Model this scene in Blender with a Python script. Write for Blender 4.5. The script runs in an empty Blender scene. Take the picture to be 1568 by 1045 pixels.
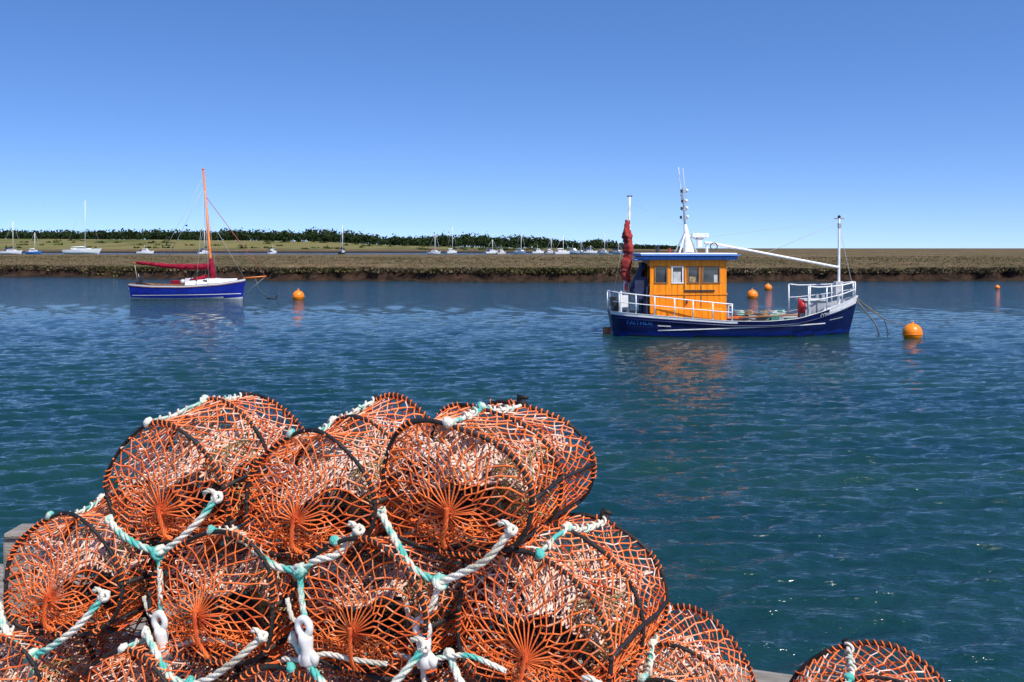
import bpy, math, random
import numpy as np
from mathutils import Vector, Matrix
random.seed(7); RNG=np.random.default_rng(7)
sc=bpy.context.scene
R=math.radians

# ------------------------------------------------------------ materials
def nt(m):
    m.use_nodes=True; t=m.node_tree; return t,t.nodes['Principled BSDF']
def mat(name,c,c2=None,rough=0.5,scale=5,bump=0.0,bscale=30,spec=0.5,metal=0,stretch=(1,1,1),lo=.35,hi=.65,coat=0,obj=True,detail=6):
    m=bpy.data.materials.new(name); t,p=nt(m); N=t.nodes; L=t.links
    p.inputs['Base Color'].default_value=(*c,1); p.inputs['Roughness'].default_value=rough
    p.inputs['Specular IOR Level'].default_value=spec; p.inputs['Metallic'].default_value=metal
    p.inputs['Coat Weight'].default_value=coat
    tc=N.new('ShaderNodeTexCoord'); mp=N.new('ShaderNodeMapping'); mp.inputs['Scale'].default_value=stretch
    L.new(tc.outputs['Object'],mp.inputs['Vector'])
    if c2:
        n=N.new('ShaderNodeTexNoise'); n.inputs['Scale'].default_value=scale; n.inputs['Detail'].default_value=detail
        L.new(mp.outputs[0],n.inputs['Vector'])
        r=N.new('ShaderNodeValToRGB'); r.color_ramp.elements[0].position=lo; r.color_ramp.elements[1].position=hi
        r.color_ramp.elements[0].color=(*c,1); r.color_ramp.elements[1].color=(*c2,1)
        L.new(n.outputs['Fac'],r.inputs['Fac']); L.new(r.outputs[0],p.inputs['Base Color'])
    if bump:
        n2=N.new('ShaderNodeTexNoise'); n2.inputs['Scale'].default_value=bscale; n2.inputs['Detail'].default_value=5
        L.new(mp.outputs[0],n2.inputs['Vector'])
        b=N.new('ShaderNodeBump'); b.inputs['Strength'].default_value=bump; b.inputs['Distance'].default_value=.02
        L.new(n2.outputs['Fac'],b.inputs['Height']); L.new(b.outputs[0],p.inputs['Normal'])
    return m
M={}
M['net']=mat('orange_twine',(.46,.055,.012),(.90,.20,.045),.75,9,.3,200,lo=.3,hi=.58,spec=.25)
M['sun']=mat('sunbleached_twine',(.78,.22,.08),(.88,.38,.20),.8,10,.3,200,spec=.2)
M['fade']=mat('faded_twine',(.70,.40,.28),(.86,.70,.58),.85,12,.3,200,spec=.2)
M['tan']=mat('tan_twine',(.18,.10,.04),(.55,.42,.22),.85,12,.3,200,spec=.2)
M['rub']=mat('black_rubber',(.008,.008,.009),(.028,.024,.022),.6,14,.3,90,spec=.3)
M['rope']=mat('teal_white_rope',(.10,.46,.38),(.74,.70,.58),.85,11,.4,160,lo=.42,hi=.56,detail=3,spec=.2)
M['ropew']=mat('white_rope',(.80,.76,.66),(.46,.42,.32),.85,9,.4,160,spec=.2)
M['plastic']=mat('white_plastic',(.80,.79,.75),(.62,.60,.55),.35,18,.05,50)
M['deck']=mat('weathered_wood',(.20,.17,.13),(.36,.32,.27),.85,4,.6,40,stretch=(1,8,8))
M['pile']=mat('wet_timber',(.06,.05,.035),(.14,.11,.08),.7,4,.6,20,stretch=(4,4,.6))
M['navy']=mat('navy_paint',(.002,.006,.045),(.004,.011,.07),.35,3,.05,6,spec=.3)
M['blue']=mat('blue_paint',(.003,.016,.13),(.005,.022,.17),.35,4,.05,6,spec=.3)
M['royal']=mat('royal_paint',(.005,.014,.20),(.008,.024,.27),.3,3,.04,6,spec=.35)
M['white']=mat('white_paint',(.82,.82,.80),(.70,.70,.66),.35,6,.05,10)
M['wash']=mat('worn_white',(.62,.62,.60),(.42,.42,.40),.5,6,.1,10)
M['grey']=mat('grey_paint',(.26,.28,.29),(.38,.39,.40),.5,6)
M['roof']=mat('roof_blue',(.02,.13,.42),(.03,.17,.5),.4,6)
M['dark']=mat('dark_fitting',(.012,.012,.014),(.03,.03,.03),.4,8)
M['glass']=mat('window_glass',(.015,.02,.025),(.05,.06,.07),.05,2,spec=.8)
M['red']=mat('red_sailcloth',(.20,.012,.010),(.38,.03,.02),.8,7,.6,14)
M['crim']=mat('crimson_cover',(.17,.003,.015),(.32,.008,.03),.8,4,.6,8,spec=.2)
M['mast']=mat('varnished_mast',(.60,.14,.02),(.74,.22,.04),.4,4)
M['wood']=mat('brown_wood',(.22,.09,.03),(.32,.15,.05),.45,5,.2,20)
M['buoy']=mat('buoy_orange',(1.0,.27,.004),(.92,.20,.004),.38,3,.05,8)
M['green']=mat('green_gear',(.03,.16,.12),(.10,.25,.18),.8,8,.5,20)
M['redp']=mat('red_plastic',(.55,.02,.02),(.4,.02,.02),.4,6)
M['tarp']=mat('navy_tarp',(.01,.015,.05),(.02,.03,.09),.7,4,.5,6)
M['wire']=mat('rigging',(.45,.46,.47),None,.4)
M['wirer']=mat('rigging_red',(.35,.08,.07),None,.6)
M['chain']=mat('mooring_rope',(.10,.09,.07),(.2,.18,.14),.8,8)
M['leaf']=mat('tree_foliage',(.012,.026,.010),(.034,.050,.016),.9,.12,spec=.1)
M['scrub']=mat('scrub_foliage',(.03,.05,.012),(.07,.09,.025),.9,.12,spec=.1)
M['blackp']=mat('black_paint',(.01,.01,.012),None,.35)

def varnish():
    m=bpy.data.materials.new('varnished_planks'); t,p=nt(m);N=t.nodes;L=t.links
    tc=N.new('ShaderNodeTexCoord'); mp=N.new('ShaderNodeMapping'); mp.inputs['Scale'].default_value=(14,14,1.0)
    L.new(tc.outputs['Object'],mp.inputs[0])
    n=N.new('ShaderNodeTexNoise'); n.inputs['Scale'].default_value=1.5; n.inputs['Detail'].default_value=8
    L.new(mp.outputs[0],n.inputs['Vector'])
    r=N.new('ShaderNodeValToRGB'); e=r.color_ramp.elements
    e[0].position=.3;e[0].color=(.80,.19,.002,1); e[1].position=.7;e[1].color=(1.0,.35,.006,1)
    L.new(n.outputs[0],r.inputs[0]); 
    sx=N.new('ShaderNodeSeparateXYZ'); L.new(tc.outputs['Object'],sx.inputs[0])
    mu=N.new('ShaderNodeMath'); mu.operation='MULTIPLY'; mu.inputs[1].default_value=5.0; L.new(sx.outputs[0],mu.inputs[0])
    fr=N.new('ShaderNodeMath'); fr.operation='FRACT'; L.new(mu.outputs[0],fr.inputs[0])
    lt=N.new('ShaderNodeMath'); lt.operation='LESS_THAN'; lt.inputs[1].default_value=.06; L.new(fr.outputs[0],lt.inputs[0])
    mx=N.new('ShaderNodeMixRGB'); L.new(lt.outputs[0],mx.inputs[0]); L.new(r.outputs[0],mx.inputs[1]); mx.inputs[2].default_value=(.45,.10,.003,1)
    L.new(mx.outputs[0],p.inputs['Base Color']); p.inputs['Roughness'].default_value=.45; p.inputs['Specular IOR Level'].default_value=.3
    b=N.new('ShaderNodeBump'); b.inputs['Strength'].default_value=.25; b.inputs['Distance'].default_value=.01; b.invert=True
    L.new(lt.outputs[0],b.inputs['Height']); L.new(b.outputs[0],p.inputs['Normal'])
    return m
M['plank']=varnish()

# ------------------------------------------------------------ mesh builder
class MB:
    def __init__(s,*mats): s.v=[];s.f=[];s.m=[];s.s=[];s.mats=list(mats)
    def mi(s,k):
        if k not in s.mats: s.mats.append(k)
        return s.mats.index(k)
    def add(s,vs,fs,k,smooth=True):
        o=len(s.v); s.v.extend([tuple(float(q) for q in a) for a in vs]); i=s.mi(k)
        for f in fs: s.f.append(tuple(o+a for a in f)); s.m.append(i); s.s.append(smooth)
    def box(s,c,d,k,rz=0,ry=0,taper=1):
        x,y,z=d[0]/2,d[1]/2,d[2]/2
        vs=[Vector((sx*x*(taper if sz>0 else 1),sy*y*(taper if sz>0 else 1),sz*z)) for sz in(-1,1) for sy in(-1,1) for sx in(-1,1)]
        Rm=Matrix.Rotation(rz,3,'Z')@Matrix.Rotation(ry,3,'Y'); c=Vector(c)
        vs=[Rm@a+c for a in vs]
        s.add(vs,[(0,2,3,1),(4,5,7,6),(0,1,5,4),(2,6,7,3),(0,4,6,2),(1,3,7,5)],k,False)
    def tube(s,path,r,k,n=8,caps=True,closed=False):
        P=[Vector(a) for a in path]; m=len(P)
        rr=r if hasattr(r,'__len__') else [r]*m
        vs=[];up=None
        for i in range(m):
            if closed: T=(P[(i+1)%m]-P[i-1])
            else: T=P[min(i+1,m-1)]-P[max(i-1,0)]
            if T.length<1e-9: T=Vector((0,0,1))
            T.normalize()
            if up is None:
                up=T.orthogonal().normalized()
            else:
                up=up-T*up.dot(T)
                up=up.normalized() if up.length>1e-6 else T.orthogonal().normalized()
            B=T.cross(up)
            for j in range(n):
                a=2*math.pi*j/n; vs.append(P[i]+(up*math.cos(a)+B*math.sin(a))*rr[i])
        fs=[]
        for i in range(m if closed else m-1):
            i2=(i+1)%m
            for j in range(n):
                j2=(j+1)%n; fs.append((i*n+j,i*n+j2,i2*n+j2,i2*n+j))
        if caps and not closed: fs.append(tuple(range(n))[::-1]); fs.append(tuple((m-1)*n+j for j in range(n)))
        s.add(vs,fs,k)
    def grid(s,G,k,close=False,smooth=True):
        a=len(G);b=len(G[0]); vs=[p for r in G for p in r]; fs=[]
        for i in range(a-1):
            for j in range(b if close else b-1):
                j2=(j+1)%b; fs.append((i*b+j,i*b+j2,(i+1)*b+j2,(i+1)*b+j))
        s.add(vs,fs,k,smooth)
    def sphere(s,c,r,k,n=20,m=12,sc=(1,1,1),jit=0):
        G=[]
        for i in range(m+1):
            ph=math.pi*i/m; row=[]
            for j in range(n):
                th=2*math.pi*j/n; q=r*(1+jit*random.uniform(-1,1))
                row.append((c[0]+q*sc[0]*math.sin(ph)*math.cos(th),c[1]+q*sc[1]*math.sin(ph)*math.sin(th),c[2]-q*sc[2]*math.cos(ph)))
            G.append(row)
        s.grid(G,k,True)
    def obj(s,name,parent=None,bevel=0):
        me=bpy.data.meshes.new(name); me.from_pydata(s.v,[],s.f)
        for k in s.mats: me.materials.append(M[k])
        me.polygons.foreach_set('material_index',s.m); me.polygons.foreach_set('use_smooth',s.s); me.update()
        o=bpy.data.objects.new(name,me); sc.collection.objects.link(o)
        if parent: o.parent=parent
        if bevel:
            b=o.modifiers.new('bev','BEVEL'); b.width=bevel; b.segments=2; b.limit_method='ANGLE'
        return o
def empty(name,loc=(0,0,0),rz=0):
    e=bpy.data.objects.new(name,None); e.location=loc; e.rotation_euler=(0,0,rz); e.empty_display_size=.2
    sc.collection.objects.link(e); return e
def npmesh(name,V,F,mats,mi=None,smooth=True,parent=None):
    me=bpy.data.meshes.new(name); V=np.asarray(V,dtype=np.float32); F=np.asarray(F,dtype=np.int32)
    k=F.shape[1]
    me.vertices.add(len(V)); me.vertices.foreach_set('co',V.ravel())
    me.loops.add(F.size); me.loops.foreach_set('vertex_index',F.ravel())
    me.polygons.add(len(F)); me.polygons.foreach_set('loop_start',np.arange(0,F.size,k,dtype=np.int32))
    me.polygons.foreach_set('loop_total',np.full(len(F),k,dtype=np.int32))
    for q in mats: me.materials.append(M[q] if isinstance(q,str) else q)
    if mi is not None: me.polygons.foreach_set('material_index',np.asarray(mi,dtype=np.int32))
    me.polygons.foreach_set('use_smooth',np.full(len(F),smooth))
    me.update(calc_edges=True); me.validate()
    o=bpy.data.objects.new(name,me); sc.collection.objects.link(o)
    if parent: o.parent=parent
    return o
def interp(x,xs,ys): return float(np.interp(x,xs,ys))
def vnoise(x,y,seed=0):
    xi=np.floor(x).astype(np.int64); yi=np.floor(y).astype(np.int64); fx=x-xi; fy=y-yi
    fx=fx*fx*(3-2*fx); fy=fy*fy*(3-2*fy)
    def h(a,b):
        n=(a*374761393+b*668265263+seed*982451653)&0x7fffffff
        n=((n^(n>>13))*1274126177)&0x7fffffff
        return ((n^(n>>16))&0xffff)/65535.0
    return (h(xi,yi)*(1-fx)+h(xi+1,yi)*fx)*(1-fy)+(h(xi,yi+1)*(1-fx)+h(xi+1,yi+1)*fx)*fy
def fbm(x,y,seed=0,o=4):
    r=0;a=.5
    for i in range(o): r=r+a*vnoise(x,y,seed+i*17); x=x*2.03+5.1;y=y*2.03+3.3;a*=.5
    return r

# ------------------------------------------------------------ camera
H=2.95
cam=bpy.data.objects.new('camera',bpy.data.cameras.new('camera')); sc.collection.objects.link(cam)
cam.location=(0,0,H); cam.rotation_euler=(R(90),0,0); cam.data.lens=35; cam.data.sensor_width=36
cam.data.shift_y=-0.0909; cam.data.clip_end=20000; cam.data.clip_start=.05; sc.camera=cam

# ------------------------------------------------------------ light
S=Vector((.42,-.58,.98)).normalized()
el=math.asin(S.z); az=math.atan2(S.x,S.y)
sd=bpy.data.lights.new('sun','SUN'); sd.energy=5.0; sd.angle=R(.5); sd.color=(1,.96,.89)
so=bpy.data.objects.new('sun',sd); so.rotation_euler=S.to_track_quat('Z','Y').to_euler(); so.location=(0,0,50); sc.collection.objects.link(so)
w=bpy.data.worlds.new('World'); sc.world=w; w.use_nodes=True; N=w.node_tree.nodes; L=w.node_tree.links
sky=N.new('ShaderNodeTexSky'); sky.sky_type='NISHITA'; sky.sun_disc=False; sky.sun_elevation=el; sky.sun_rotation=az
sky.air_density=1.0; sky.dust_density=.5; sky.ozone_density=1.5
tc=N.new('ShaderNodeTexCoord'); sx=N.new('ShaderNodeSeparateXYZ'); cx=N.new('ShaderNodeCombineXYZ')
mm=N.new('ShaderNodeMath'); mm.operation='MULTIPLY_ADD'; mm.inputs[1].default_value=1.7; mm.inputs[2].default_value=.095
L.new(tc.outputs['Generated'],sx.inputs[0]); L.new(sx.outputs[0],cx.inputs[0]); L.new(sx.outputs[1],cx.inputs[1]); L.new(sx.outputs[2],mm.inputs[0]); L.new(mm.outputs[0],cx.inputs[2])
vn=N.new('ShaderNodeVectorMath'); vn.operation='NORMALIZE'; L.new(cx.outputs[0],vn.inputs[0]); L.new(vn.outputs[0],sky.inputs[0])
hs=N.new('ShaderNodeHueSaturation'); hs.inputs['Saturation'].default_value=1.24; hs.inputs['Value'].default_value=1.13
L.new(sky.outputs[0],hs.inputs['Color'])
tn=N.new('ShaderNodeMixRGB'); tn.blend_type='MULTIPLY'; tn.inputs[0].default_value=1; tn.inputs[2].default_value=(.98,.975,1.18,1)
L.new(hs.outputs[0],tn.inputs[1]); L.new(tn.outputs[0],N['Background'].inputs[0]); N['Background'].inputs[1].default_value=.145
sc.view_settings.view_transform='Standard'; sc.view_settings.look='None'; sc.view_settings.exposure=0

# ------------------------------------------------------------ water
def water():
    ys=[-30,-10,0,1.5]; y=2.5
    while y<7000:
        ys.append(y); y+=max(.030,y*y/2937*.6)
    ys=np.array(ys+[9000.]); us=np.linspace(-.85,.85,700)
    dy=np.gradient(ys)
    Y=np.repeat(ys[:,None],len(us),1); X=us[None,:]*(np.abs(Y)+4)
    rng=np.random.default_rng(3); Z=np.zeros_like(X)
    dx=(np.abs(ys)+4)*(us[1]-us[0])
    gust=.65+.85*fbm(X/7,Y/12,5,3)
    wx=X+.25*fbm(X/1.7,Y/1.7,77,2); wy=Y+.25*fbm(X/1.7,Y/1.7,99,2)
    for i in range(80):
        lam=math.exp(rng.uniform(math.log(.16),math.log(1.1)))
        d=-math.pi/2+.22+rng.normal(0,.36); k=2*math.pi/lam
        att=np.clip(lam/(2.2*np.maximum(dy,dx*.6))-.6,0,1)[:,None]
        ph=k*(math.cos(d)*wx+math.sin(d)*wy)+rng.uniform(0,6.28)
        sl=.033*(1 if lam<.8 else .65)
        Z+=att*sl/k*(np.sin(ph)+.28*np.cos(2*ph))
    Z*=gust; Z[:5]=0
    nr,nc=X.shape; idx=np.arange(nr*nc).reshape(nr,nc)
    F=np.stack([idx[:-1,:-1],idx[:-1,1:],idx[1:,1:],idx[1:,:-1]],-1).reshape(-1,4)
    m=bpy.data.materials.new('estuary_water'); t,p=nt(m);N=t.nodes;L=t.links
    p.inputs['Roughness'].default_value=.06; p.inputs['IOR'].default_value=1.33
    tc=N.new('ShaderNodeTexCoord'); mp=N.new('ShaderNodeMapping'); mp.inputs['Scale'].default_value=(1,2.4,1); mp.inputs['Rotation'].default_value=(0,0,.2)
    L.new(tc.outputs['Object'],mp.inputs[0])
    n1=N.new('ShaderNodeTexNoise'); n1.inputs['Scale'].default_value=2.4; n1.inputs['Detail'].default_value=5; n1.inputs['Roughness'].default_value=.6
    L.new(mp.outputs[0],n1.inputs[0])
    b=N.new('ShaderNodeBump'); b.inputs['Strength'].default_value=.75; b.inputs['Distance'].default_value=.12
    L.new(n1.outputs[0],b.inputs['Height']); L.new(b.outputs[0],p.inputs['Normal'])
    n3=N.new('ShaderNodeTexNoise'); n3.inputs['Scale'].default_value=.12; L.new(mp.outputs[0],n3.inputs[0])
    r=N.new('ShaderNodeValToRGB'); r.color_ramp.elements[0].position=.35; r.color_ramp.elements[1].position=.65
    r.color_ramp.elements[0].color=(.003,.030,.036,1); r.color_ramp.elements[1].color=(.008,.041,.034,1)
    L.new(n3.outputs[0],r.inputs[0]); L.new(r.outputs[0],p.inputs['Base Color'])
    npmesh('water',np.stack([X,Y,Z],-1).reshape(-1,3),F,[m])
water()

# ------------------------------------------------------------ marsh terrain
def edgeY(X,shift=0):
    base=np.interp(X,[-90,-53,-25,0,30,60,100],[112,104,92,87,88,94,98])
    return base+4.6*(fbm(X/7,X*0+2,11,4)-.5)+2.4*(vnoise(X/1.5,X*0,21)-.5)
def terr(X,Y):
    ye=edgeY(X); d=Y-ye
    n=fbm(X/2.2,Y/2.2,31,4)-.47; nb=fbm(X/14,Y/14,35,3)-.45
    prof=np.interp(d,[-4,-.6,0,.7,.95,1.25,2.2,6,60],[-.5,-.02,.07,.16,.70,.93,.98,1.0,1.05])
    top=np.clip((d-.3)/1.2,0,1)
    z=prof+top*(.26*n+.20*nb)+(1-top)*.12*n
    cr=np.abs(fbm(X/22+3,Y/9,41,3)-.46); z=z-np.clip(.018-cr,0,.018)/.018*.5*np.clip((d-3)/4,0,1)
    u=X/Y
    left=1/(1+np.exp((u-.165)*160))
    far=np.clip((Y-300)/15,0,1)*left
    ch=-.6
    rise=np.clip((Y-560)/60,0,1); rise2=np.clip((Y-640)/320,0,1)
    px=784+u*1524
    hl=np.interp(px,[-500,0,250,480,600,760,900,1000],[11.5,11.8,11,9.5,5.5,3.2,2.4,1.8])
    land=ch+rise*(1.6)+rise2*(hl-1.0)+rise*.6*(fbm(X/60,Y/60,51,3)-.5)
    return z*(1-far)+far*land, d
def terrain():
    ys=list(np.arange(80,112,.14)); y=112
    while y<4500: ys.append(y); y*=1.012
    ys=np.array(ys); us=np.linspace(-.78,.78,900)
    Y=np.repeat(ys[:,None],len(us),1); X=us[None,:]*Y
    Z,d=terr(X,Y)
    nr,nc=X.shape; idx=np.arange(nr*nc).reshape(nr,nc)
    F=np.stack([idx[:-1,:-1],idx[:-1,1:],idx[1:,1:],idx[1:,:-1]],-1).reshape(-1,4)
    m=bpy.data.materials.new('marsh_ground'); t,p=nt(m);N=t.nodes;L=t.links
    p.inputs['Roughness'].default_value=.95; p.inputs['Specular IOR Level'].default_value=.1
    tc=N.new('ShaderNodeTexCoord'); g=N.new('ShaderNodeNewGeometry'); sp=N.new('ShaderNodeSeparateXYZ'); L.new(g.outputs['Position'],sp.inputs[0])
    mp=N.new('ShaderNodeMapping'); mp.inputs['Scale'].default_value=(1,.35,1); L.new(tc.outputs['Object'],mp.inputs[0])
    def noise(s,d=5):
        n=N.new('ShaderNodeTexNoise'); n.inputs['Scale'].default_value=s; n.inputs['Detail'].default_value=d; L.new(mp.outputs[0],n.inputs[0]); return n
    def ramp(src,els):
        r=N.new('ShaderNodeValToRGB'); e=r.color_ramp.elements
        e[0].position=els[0][0]; e[0].color=(*els[0][1],1); e[1].position=els[-1][0]; e[1].color=(*els[-1][1],1)
        for q in els[1:-1]: x=e.new(q[0]); x.color=(*q[1],1)
        L.new(src,r.inputs[0]); return r
    def mix(f,a,b,mode='MIX'):
        x=N.new('ShaderNodeMixRGB'); x.blend_type=mode
        if isinstance(f,float): x.inputs[0].default_value=f
        else: L.new(f,x.inputs[0])
        L.new(a,x.inputs[1]); 
        if isinstance(b,tuple): x.inputs[2].default_value=(*b,1)
        else: L.new(b,x.inputs[2])
        return x
    r1=ramp(noise(.9).outputs[0],[(.3,(.080,.058,.028)),(.5,(.140,.105,.055)),(.7,(.20,.155,.085))])
    r2=ramp(noise(.07,4).outputs[0],[(.35,(.60,.66,.50)),(.6,(1.1,1.0,.95))])
    c=mix(1.0,r1.outputs[0],r2.outputs[0],'MULTIPLY')
    mud_shade=ramp(noise(1.6).outputs[0],[(.35,(.014,.009,.006)),(.65,(.052,.030,.019))])  # dark bank mud, with the shade under the tussocks darkened into its colour
    zr=N.new('ShaderNodeMapRange'); zr.inputs[1].default_value=.68; zr.inputs[2].default_value=.95; L.new(sp.outputs[2],zr.inputs[0])
    c2=mix(zr.outputs[0],mud_shade.outputs[0],c.outputs[0])
    fld=ramp(noise(.018,4).outputs[0],[(.35,(.10,.105,.028)),(.5,(.20,.165,.06)),(.65,(.12,.13,.03))])
    yr=N.new('ShaderNodeMapRange'); yr.inputs[1].default_value=600; yr.inputs[2].default_value=660; L.new(sp.outputs[1],yr.inputs[0])
    hr=N.new('ShaderNodeMapRange'); hr.inputs[1].default_value=1.6; hr.inputs[2].default_value=2.6; L.new(sp.outputs[2],hr.inputs[0])
    mu=N.new('ShaderNodeMath'); mu.operation='MULTIPLY'; L.new(yr.outputs[0],mu.inputs[0]); L.new(hr.outputs[0],mu.inputs[1])
    c3=mix(mu.outputs[0],c2.outputs[0],fld.outputs[0])
    L.new(c3.outputs[0],p.inputs['Base Color'])
    b=N.new('ShaderNodeBump'); b.inputs['Strength'].default_value=.6; b.inputs['Distance'].default_value=.2
    L.new(noise(3.0,6).outputs[0],b.inputs['Height']); L.new(b.outputs[0],p.inputs['Normal'])
    npmesh('salt_marsh',np.stack([X,Y,Z],-1).reshape(-1,3),F,[m])
terrain()
M['grass']=mat('marsh_grass_blades',(.10,.074,.036),(.22,.17,.095),.95,.5,lo=.3,hi=.7,spec=.1)
M['grassg']=mat('marsh_grass_green',(.078,.070,.026),(.14,.12,.048),.95,.5,spec=.1)
def grass():
    rng=np.random.default_rng(11); n=46000
    u=rng.uniform(-.62,.62,n); t=rng.random(n)
    k=rng.random(n)<.30
    d=np.where(k,1.0+rng.random(n)**1.5*2.0,1.5+110*t**1.8)
    Y=90+d; X=u*Y
    for _ in range(3): Y=edgeY(X)+d; X=u*Y
    Z,_=terr(X,Y)
    sz=np.where(k,rng.uniform(.14,.32,n),rng.uniform(.07,.16,n)*(1+d/90))
    B=4
    base=np.stack([X,Y,Z-.04],-1)
    vs=np.zeros((n,B,3,3))
    for b in range(B):
        a=rng.uniform(0,6.28,n); lean=rng.uniform(.3,1.1,n)*sz; wd=sz*rng.uniform(.25,.6,n); a2=rng.uniform(0,6.28,n)
        off=np.stack([np.cos(a2),np.sin(a2),0*a],-1)*(sz*.9)[:,None]
        side=np.stack([np.cos(a),np.sin(a),0*a],-1)*wd[:,None]
        a3=np.where(k&(rng.random(n)<.6),rng.normal(-1.57,.6,n),rng.uniform(0,6.28,n))
        tip=np.stack([np.cos(a3)*lean,np.sin(a3)*lean,sz*rng.uniform(.4,.9,n)],-1)
        vs[:,b,0]=base+off-side; vs[:,b,1]=base+off+side; vs[:,b,2]=base+off+tip
    V=vs.reshape(-1,3); F=np.arange(len(V)).reshape(-1,3)
    mi=np.repeat((fbm(X/6,Y/14,3,3)>.5).astype(int),B)
    npmesh('marsh_grass',V,F,['grass','grassg'],mi,False)
grass()

# ------------------------------------------------------------ distant trees
def trees():
    rng=np.random.default_rng(5); Vs=[];
    prof_x=[-500,0,100,200,350,420,480,560,600,640,680,720,760,790,820,860,885,910,930,960,1000,1045]
    prof_y=[352,350,352,351,350,349,349,355,360,362,356,355,360,358,360,365,369,366,367,374,375,377]
    for i in range(1700):
        px=rng.uniform(-420,1040); Yd=rng.uniform(985,1120)
        X=(px-784)/1524*Yd
        g=float(terr(np.array([X]),np.array([Yd]))[0][0])
        top=H+(380-np.interp(px,prof_x,prof_y))/1524*1050
        h=max(2.5,(top-g)*rng.uniform(.62,1.0)); 
        if rng.random()<.15: h*=.6
        r=h*rng.uniform(.3,.55)+1.2; nl=50
        lob=rng.normal(0,1,(7,3)); lob/=np.linalg.norm(lob,axis=1)[:,None]
        c=lob[rng.integers(0,7,nl)]*.5+rng.normal(0,.36,(nl,3))
        c=c*np.array([r,r,h*.42])+np.array([X,Yd,g+h*.50])
        a=rng.normal(0,1,(nl,3)); b=rng.normal(0,1,(nl,3)); s=rng.uniform(.5,1.1,nl)[:,None]
        a=a/np.linalg.norm(a,axis=1)[:,None]*s; b=b/np.linalg.norm(b,axis=1)[:,None]*s
        Vs.append(np.stack([c-a-b,c+a-b,c+a+b,c-a+b],1).reshape(-1,3))
        tr=np.array([[X-.25,Yd,g-.5],[X+.25,Yd,g-.5],[X+.12,Yd,g+h*.6],[X-.12,Yd,g+h*.6]]); Vs.append(tr)
    V=np.concatenate(Vs); F=np.arange(len(V)).reshape(-1,4)
    npmesh('distant_tree_line',V,F,['leaf'],None,False)
    Vs=[]
    for i in range(300):
        px=rng.uniform(-300,960); Yd=rng.choice([700,760,830,900])+rng.normal(0,6); X=(px-784)/1524*Yd
        if math.sin(px*.021+Yd)>.0: continue
        g=float(terr(np.array([X]),np.array([Yd]))[0][0]); nl=22; r=rng.uniform(.8,1.8)
        c=rng.normal(0,.5,(nl,3))*np.array([r*2.2,r,r*.4])+np.array([X,Yd,g+r*.2])
        a=rng.normal(0,.4,(nl,3)); b=rng.normal(0,.4,(nl,3))
        Vs.append(np.stack([c-a-b,c+a-b,c+a+b,c-a+b],1).reshape(-1,3))
    V=np.concatenate(Vs); npmesh('distant_scrub',V,np.arange(len(V)).reshape(-1,4),['scrub'],None,False)
trees()

# ------------------------------------------------------------ hull helper
class Hull:
    def __init__(s,L,bx,by,sx,sy,keel,rb,rs,wl=.86):
        s.L=L;s.bx=bx;s.by=by;s.sx=sx;s.sy=sy;s.keel=keel;s.rb=rb;s.rs=rs;s.wl=wl
    def sheer(s,t): return interp(t,s.sx,s.sy)
    def b(s,t): return interp(t,s.bx,s.by)
    def p(s,t,v,side=-1,off=0,z=None):
        sh=s.sheer(t)
        if z is not None: v=(z-s.keel)/(sh-s.keel)
        zz=s.keel+(sh-s.keel)*v
        fl=1+.35*max(0,t-.7)/.3*(v-1)
        pr=np.interp(v,[0,.15,.35,.6,1.0],[.05,.55,s.wl,.95,1.0])*fl
        x=s.L*t-(1-v)*s.rb*t**8+(1-v)*s.rs*(1-t)**8
        return Vector((x,side*(s.b(t)*pr+off),zz))
def smoothtab(xs,ys,n=60):
    xs=np.array(xs);ys=np.array(ys); X=np.linspace(xs[0],xs[-1],n); 
    Y=np.interp(X,xs,ys)
    for _ in range(3): Y[1:-1]=(Y[:-2]+2*Y[1:-1]+Y[2:])/4
    return list(X),list(Y)
def hull_mesh(h,mb,bandfun,inner=.05,deckz=.3,innerk='wash',capk='white',deckk='grey',T=48,vs=None):
    ts=[.5-.5*math.cos(math.pi*i/T) for i in range(T+1)]
    vs=vs or [0,.15,.3,.42,.55,.7,.82,.9,.95,1]
    tmax=.97
    for side in(-1,1):
        for j in range(len(vs)-1):
            for i in range(T):
                q=[h.p(ts[i],vs[j],side),h.p(ts[i+1],vs[j],side),h.p(ts[i+1],vs[j+1],side),h.p(ts[i],vs[j+1],side)]
                if side>0: q=q[::-1]
                mb.add(q,[(0,1,2,3)],bandfun((ts[i]+ts[i+1])/2,(vs[j]+vs[j+1])/2,(q[0].z+q[2].z)/2),True)
        G=[];C=[]
        for t in ts:
            a=h.p(t,1,side); bi=max(h.b(t)-inner,.004)
            xi=min(max(a.x,inner),h.L-inner*1.5)
            i1=Vector((xi,side*bi,a.z+.012))
            C.append((a+Vector((0,side*.012,0)),a+Vector((0,side*.012,.014)),i1))
            if .004<t<tmax:
                w_=h.p(t,0,side,z=min(deckz,h.sheer(t)-.05)); m_=h.p(t,0,side,z=(min(deckz,h.sheer(t)-.05)+a.z)/2)
                G.append((i1,Vector((m_.x,side*max(abs(m_.y)-inner,.003),m_.z)),Vector((w_.x,side*max(abs(w_.y)-inner,.002),w_.z))))
        mb.grid(G,innerk); mb.grid(C,capk,smooth=False)
    D=[]
    for t in ts:
        if .004<t<tmax:
            z_=min(deckz,h.sheer(t)-.05); w_=h.p(t,0,1,z=z_); bi=max(w_.y-inner,.002)
            D.append([(w_.x,-bi,z_),(w_.x,0,z_+.03),(w_.x,bi,z_)])
    mb.grid(D,deckk)
    q=[h.p(0,v,-1) for v in vs]+[h.p(0,v,1) for v in vs[::-1]]
    mb.add(q,[tuple(range(len(q)))],bandfun(0,.6,.3),False)
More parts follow.
